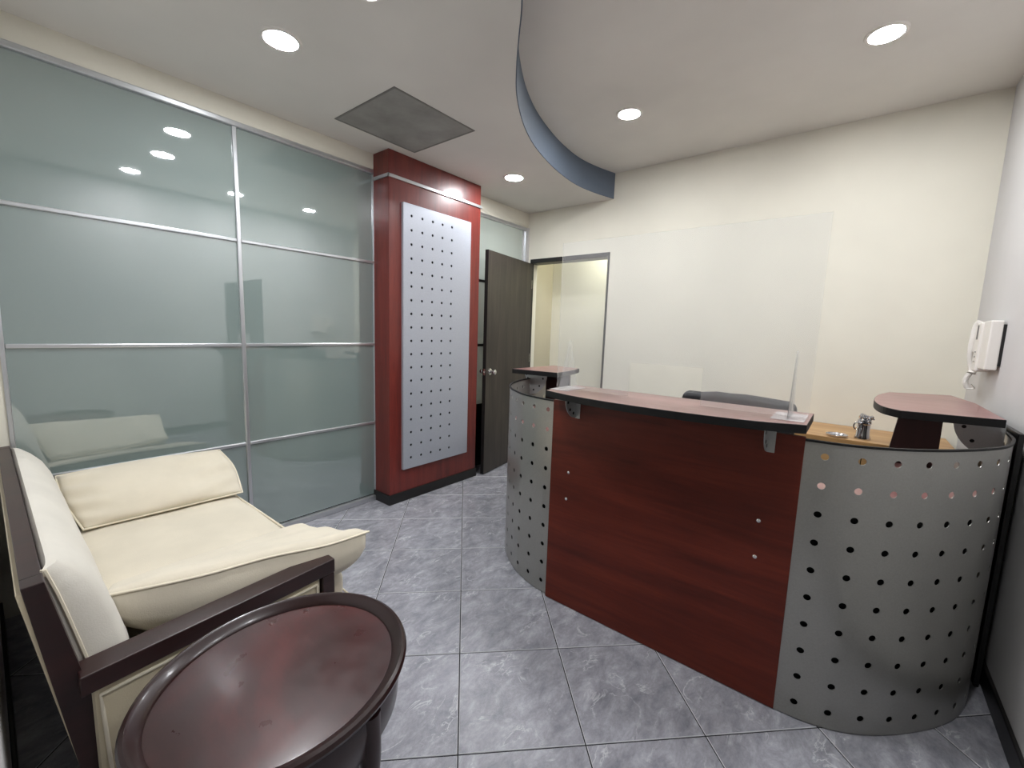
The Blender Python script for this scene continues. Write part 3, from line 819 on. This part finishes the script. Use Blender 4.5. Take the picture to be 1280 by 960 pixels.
for i in range(150):
    a = i*0.62; h = i/149; cp.append((XR-0.055+0.010*cos(a)-0.012*sin(h*pi), 3.19+0.010*sin(a), 1.245-0.085*h))
cp += [(XR-0.052+0.02*sin(k*0.5), 3.18-0.012*k*0.3, 1.162-0.004*k+0.012*k*k*0.12) for k in range(1, 7)]
tube('coiled_cord', cp, 0.0035, wp, ic, 6)

for o in set(bpy.data.objects)-_n0:
    if o.type == 'MESH': o.data.transform(Matrix.Translation((0, 0.25, 0)))

# ================================================================== SOFA
sofa = thing('sofa', 'cream upholstered two-seat sofa with dark wooden frame beside the glass partition', 'sofa', (-2.1, 0.45, 0))
SX0, SX1 = -2.905, -1.345
def yz_prism(name, prof, x0, x1, mat, parent, bev=0.004, smooth=False):
    bm = bmesh.new()
    A = [bm.verts.new((x0, y, z)) for y, z in prof]; B = [bm.verts.new((x1, y, z)) for y, z in prof]; n = len(prof)
    for i in range(n): bm.faces.new((A[i], A[(i+1) % n], B[(i+1) % n], B[i]))
    bm.faces.new(A[::-1]); bm.faces.new(B)
    if bev: bmesh.ops.bevel(bm, geom=list(bm.edges), offset=bev, segments=2, affect='EDGES', profile=0.5)
    return mesh_obj(name, bm, mat, parent, smooth)
W = M['sofa_wood']
# leaning back posts that run down as rear legs
post = [(0.014, 0.813), (0.050, 0.815), (0.092, 0.575), (0.136, 0.32), (0.165, 0.0), (0.105, 0.0), (0.075, 0.32), (0.040, 0.60)]
yz_prism('back_post', post, SX1-0.05, SX1, W, sofa, 0.002)
yz_prism('back_post', post, SX0, SX0+0.05, W, sofa, 0.002)
yz_prism('top_rail', [(0.014, 0.813), (0.050, 0.815), (0.056, 0.775), (0.020, 0.772)], SX0+0.05, SX1-0.05, W, sofa, 0.002)
yz_prism('back_panel', [(0.006, 0.800), (0.018, 0.800), (0.106, 0.20), (0.092, 0.20)], SX0+0.01, SX1-0.004, M['beige_side'], sofa, 0.003)
# arms toe in slightly towards the front
def arm(mirror):
    def X(x): return x if not mirror else (SX0+SX1)-x
    def quad(name, pts_in_out, z0, z1, mat, bev=0.003):
        bm = bmesh.new(); prism_bm(bm, pts_in_out if not mirror else pts_in_out[::-1], z0, z1)
        bmesh.ops.bevel(bm, geom=list(bm.edges), offset=bev, segments=2, affect='EDGES', profile=0.5)
        return mesh_obj(name, bm, mat, sofa)
    bk_i, bk_o, fr_i, fr_o = -1.388, -1.312, -1.448, -1.372
    def side(y, k):   # k 0 inner .. 1 outer
        t = (y-0.09)/(0.735-0.09); a = bk_i+(fr_i-bk_i)*t; b = bk_o+(fr_o-bk_o)*t; return X(a+(b-a)*k)
    quad('arm_rail', [(side(0.085, 0), 0.085), (side(0.085, 1), 0.085), (side(0.737, 1), 0.737), (side(0.737, 0), 0.737)], 0.522, 0.572, W)
    quad('front_leg', [(side(0.690, 0.1), 0.690), (side(0.690, 1), 0.690), (side(0.735, 1), 0.735), (side(0.735, 0.1), 0.735)], 0.0, 0.521, W)
    quad('lower_rail', [(side(0.12, 0.2), 0.12), (side(0.12, 0.95), 0.12), (side(0.69, 0.95), 0.69), (side(0.69, 0.2), 0.69)], 0.10, 0.145, W)
    p = quad('side_panel', [(side(0.105, 0.25), 0.105), (side(0.105, 0.85), 0.105), (side(0.688, 0.85), 0.688), (side(0.688, 0.25), 0.688)], 0.147, 0.520, M['beige_side'], 0.012)
    # piping just inside the frame
    loop = []
    cn = [(0.13, 0.165), (0.668, 0.165), (0.672, 0.50), (0.118, 0.502)]
    for i in range(4):
        a, b = cn[i], cn[(i+1) % 4]
        for k in range(8): loop.append((a[0]+(b[0]-a[0])*k/8, a[1]+(b[1]-a[1])*k/8))
    tube('piping', [(side(y, 0.88), y, z) for y, z in loop], 0.0045, M['piping'], p, 6, closed=True)
arm(False); arm(True)
# seat base and loose-fitted seat cushion
IX0, IX1 = -2.80, -1.455
def soft_box(name, a, b, r, mat, parent, bulge=(0, 0, 0.01), wr=0.003, seed=0, cuts=14, seg=3):
    bm = bmesh.new(); box(bm, a, b, r, None, seg)
    bmesh.ops.subdivide_edges(bm, edges=[e for e in bm.edges if e.calc_length() > 0.12], cuts=cuts, use_grid_fill=True)
    c = Vector([(a[i]+b[i])/2 for i in range(3)]); h = Vector([abs(b[i]-a[i])/2 for i in range(3)])
    for v in bm.verts:
        q = [(v.co[i]-c[i])/h[i] for i in range(3)]
        for i in range(3):
            k = 1.0
            for j in range(3):
                if j != i: k *= max(0, 1-q[j]**4)
            v.co[i] += q[i]*bulge[i]*k
        n = pnoise(Vector((v.co.x*5+seed, v.co.y*5, v.co.z*5)))*wr
        v.co += Vector((0, n*0.4, n))
    return mesh_obj(name, bm, mat, parent, 'all')
FB = M['cream_fabric']
soft_box('seat_base', (IX0, 0.14, 0.15), (-1.425, 0.845, 0.345), 0.03, FB, sofa, (0.0, 0.008, 0.0), 0.002)
tube('piping', [(-1.425-0.004, 0.70, 0.337), (-1.428, 0.82, 0.337), (-1.45, 0.846, 0.337)]+[(-1.45-0.135*k, 0.851, 0.337) for k in range(1, 11)], 0.0045, M['piping'], sofa, 6)
sc_ = soft_box('seat_cushion', (-2.79, 0.185, 0.335), (-1.475, 0.835, 0.445), 0.028, FB, sofa, (0.0, 0.006, 0.020), 0.006, 3)
zt = 0.440
tube('piping', [(-2.775, 0.20, zt), (-2.0, 0.195, zt+0.002), (-1.50, 0.20, zt), (-1.482, 0.22, zt), (-1.478, 0.5, zt), (-1.484, 0.80, zt), (-1.50, 0.828, zt), (-2.0, 0.834, zt+0.002), (-2.77, 0.828, zt)], 0.005, M['piping'], sc_, 6)
# back cushion: leaning, rounded top
bm = bmesh.new()
prof = [(0.056, 0.40), (0.054, 0.77), (0.052, 0.805), (0.060, 0.822), (0.080, 0.820), (0.105, 0.796), (0.135, 0.755), (0.158, 0.70), (0.176, 0.63), (0.192, 0.55), (0.203, 0.46), (0.205, 0.40)]
def ypost(z): return 0.050+(0.815-min(z, 0.815))*0.178
ring = []; NX = 60; bx0, bx1 = -2.845, -1.405
for i in range(NX+1):
    x = bx0+(bx1-bx0)*i/NX; e = min(1, min(i, NX-i)/3.2); k = 0.12+0.88*sqrt(max(0, 1-(1-e)**2))
    cy, cz = 0.115, 0.6
    rr = []; last = []
    for (y, z) in prof:
        n = pnoise(Vector((x*4, y*6, z*6)))*0.006
        yl = 0.050 + (0.575-min(z, 0.815))*0.0 if False else y
        y0 = ypost(z)
        yy = y0+(y-y0)*k if y > y0 else y0*(1-k)+y*k
        rr.append(bm.verts.new((x, yy+(n*min(1, k) if y > 0.07 else 0), cz+(z-cz)*(0.985+0.015*min(1, e))+n*0.5)))
    ring.append(rr)
for a, b in zip(ring, ring[1:]):
    for k in range(len(prof)): bm.faces.new((a[k], a[(k+1) % len(prof)], b[(k+1) % len(prof)], b[k]))
bm.faces.new(ring[0][::-1]); bm.faces.new(ring[-1])
bc = mesh_obj('back_cushion', bm, M['cream_back'], sofa, True)
for i, x in ((NX, bx1),):
    tube('piping', [(x+0.001, v[0], v[1]) for v in [(ypost(z)+(y-ypost(z))*0.12 if y > ypost(z) else ypost(z)*0.88+y*0.12, 0.6+(z-0.6)*0.985) for y, z in prof[2:]]], 0.0045, M['piping'], bc, 6)

# loose cushions
def coons(edges, u, v):
    """edges: functions c0(u) at v=0, c1(u) at v=1, d0(v) at u=0, d1(v) at u=1"""
    c0, c1, d0, d1 = edges
    P = (1-v)*c0(u)+v*c1(u)+(1-u)*d0(v)+u*d1(v)
    return P-((1-u)*(1-v)*c0(0)+u*(1-v)*c0(1)+(1-u)*v*c1(0)+u*v*c1(1))
def curvef(pts):
    path = catmull(pts, 10); L = arclen(path)
    def f(t):
        s = t*L[-1]
        for i in range(len(path)-1):
            if s <= L[i+1] or i == len(path)-2:
                q = (s-L[i])/max(1e-9, L[i+1]-L[i]); return path[i].lerp(path[i+1], min(1, q))
    return f
def cushion(name, label, group, c0, c1, d0, d1, up, th_top, th_bot, wr=0.006, seed=0, wrfun=None, pw=0.5, fold=0.0):
    E = (curvef(c0), curvef(c1), curvef(d0), curvef(d1)); N1, N2 = 44, 30
    up = Vector(up).normalized()
    base = thing(name, label, 'cushion', tuple((Vector(c0[0])+Vector(c0[-1])+Vector(c1[0])+Vector(c1[-1]))/4), group)
    bm = bmesh.new(); topg = []; botg = []
    for i in range(N1+1):
        u = i/N1; ta = []; ba = []
        for j in range(N2+1):
            v = j/N2; p = coons(E, u, v)
            a = max(0, 1-abs(2*u-1)**2.6); b = max(0, 1-abs(2*v-1)**2.6); k = (a*b)**pw
            w_ = pnoise(Vector((p.x*7+seed, p.y*7, p.z*7)))*wr*min(1, k*2)
            if wrfun: w_ += wrfun(u, v)*min(1, k*2.2)
            if i in (0, N1) or j in (0, N2):
                vv = bm.verts.new(p); ta.append(vv); ba.append(vv)
            else:
                ta.append(bm.verts.new(p+up*(th_top*k+w_))); ba.append(bm.verts.new(p-up*(th_bot*k+w_*0.6+fold*sin(22*u-7*v)*max(0, u-0.3)*min(1, k*2))))
        topg.append(ta); botg.append(ba)
    for G in (topg, botg):
        for i in range(N1):
            for j in range(N2):
                q = (G[i][j], G[i+1][j], G[i+1][j+1], G[i][j+1])
                if len(set(q)) >= 3: bm.faces.new(q)
    body = mesh_obj('cover', bm, FB, base, 'all')
    loop = [E[0](k/24) for k in range(24)]+[E[3](k/16) for k in range(16)]+[E[1](1-k/24) for k in range(24)]+[E[2](1-k/16) for k in range(16)]
    tube('piping', loop, 0.0045, M['piping'], base, 6, closed=True)
    return base
# near cushion: lies over the right arm, front corner poking out
A_ = (-1.90, 0.235, 0.475); B_ = (-1.87, 0.845, 0.500); C_ = (-1.405, 0.895, 0.605); D_ = (-1.515, 0.152, 0.652)
cushion('throw_cushion', 'cream throw cushion slumped over the right arm of the sofa, its corner sticking out', None,
        [A_, (-1.90, 0.52, 0.472), B_], [D_, (-1.475, 0.36, 0.632), (-1.455, 0.55, 0.622), (-1.42, 0.74, 0.605), C_], [A_, (-1.72, 0.19, 0.56), D_], [B_, (-1.72, 0.855, 0.525), (-1.56, 0.875, 0.56), C_],
        (-0.42, 0.0, 1.0), 0.035, 0.168, 0.008, 5, lambda u, v: 0.006*sin(16*v+6*u)*u, 0.30, 0.010)
# far cushion: leans against the far arm
A2 = (-2.845, 0.175, 0.655); B2 = (-2.830, 0.830, 0.652); C2 = (-2.545, 0.845, 0.470); D2 = (-2.560, 0.225, 0.470)
cushion('throw_cushion', 'cream throw cushion leaning against the glass side arm of the sofa', None,
        [A2, (-2.84, 0.5, 0.664), B2], [D2, (-2.54, 0.52, 0.474), C2], [A2, (-2.72, 0.185, 0.57), D2], [B2, (-2.72, 0.865, 0.57), C2],
        (0.85, 0.0, 0.9), 0.060, 0.06, 0.010, 11, lambda u, v: (0.010*sin(20*v+14*u)*max(0, u-0.55)*2+0.012*sin(24*v-8*u)*max(0, 0.22-u)*4))

# ================================================================== ROUND SIDE TABLE
tb = thing('side_table', 'dark red oval tray-top side table in front of the sofa arm', 'table', (-0.975, 0.392, 0))
TX, TY, TZ = -0.975, 0.392, 0.600
sx, sy = 0.268, 0.294
ang = radians(11.5)
def ell(r, h, n=72, off=0.0):
    """ring at r metres inside (negative) the outer ellipse"""
    out = []
    for k in range(n):
        a = 2*pi*k/n; x, y = (sx+r)*cos(a), (sy+r)*sin(a)
        out.append((TX+x*cos(ang)-y*sin(ang), TY+x*sin(ang)+y*cos(ang), h))
    return out
def ring_mesh(name, prof, mat, parent, close_in=True, close_out=True, loop=False):
    bm = bmesh.new(); rings = [[bm.verts.new(p) for p in ell(r, h)] for r, h in prof]
    n = len(rings[0]); prs = list(zip(rings, rings[1:]))
    if loop: prs.append((rings[-1], rings[0]))
    for a, b in prs:
        for k in range(n): bm.faces.new((a[k], a[(k+1) % n], b[(k+1) % n], b[k]))
    if not loop:
        bm.faces.new(rings[0][::-1]); bm.faces.new(rings[-1])
    return mesh_obj(name, bm, mat, parent, True)
ring_mesh('tray_rim', [(-0.036, 0.577), (-0.033, 0.584), (-0.026, 0.588), (-0.018, 0.597), (-0.009, 0.601), (-0.002, 0.598), (0.002, 0.590), (0.0, 0.582), (-0.008, 0.575), (-0.02, 0.568), (-0.036, 0.568)], M['table_rim'], tb, loop=True)
ring_mesh('tray_field', [(-0.0355, 0.566), (-0.0355, 0.5785), (-0.04, 0.579)], M['table_field'], tb)
ring_mesh('apron', [(-0.040, 0.465), (-0.024, 0.467), (-0.020, 0.475), (-0.016, 0.53), (-0.018, 0.567), (-0.040, 0.567)], M['table_rim'], tb, loop=True)
for a in (20, 110, 200, 290):
    a = radians(a); dx, dy = cos(a), sin(a)
    R_ = 0.238
    pts = [(TX+dx*(R_+e), TY+dy*(R_+e), z) for e, z in ((0, 0.56), (0.004, 0.46), (-0.002, 0.34), (-0.008, 0.2), (-0.002, 0.08), (0.02, 0.0))]
    tube('leg', catmull(pts, 4), 0.02, M['table_rim'], tb, 12, taper=[0.026-0.010*min(1, i/14) for i in range(21)])
sh = [(TX+0.17*cos(2*pi*k/40), TY+0.17*sin(2*pi*k/40)) for k in range(40)]
for k in range(0): pass

# drop the helper property
for o in bpy.data.objects:
    if '_loc' in o: del o['_loc']
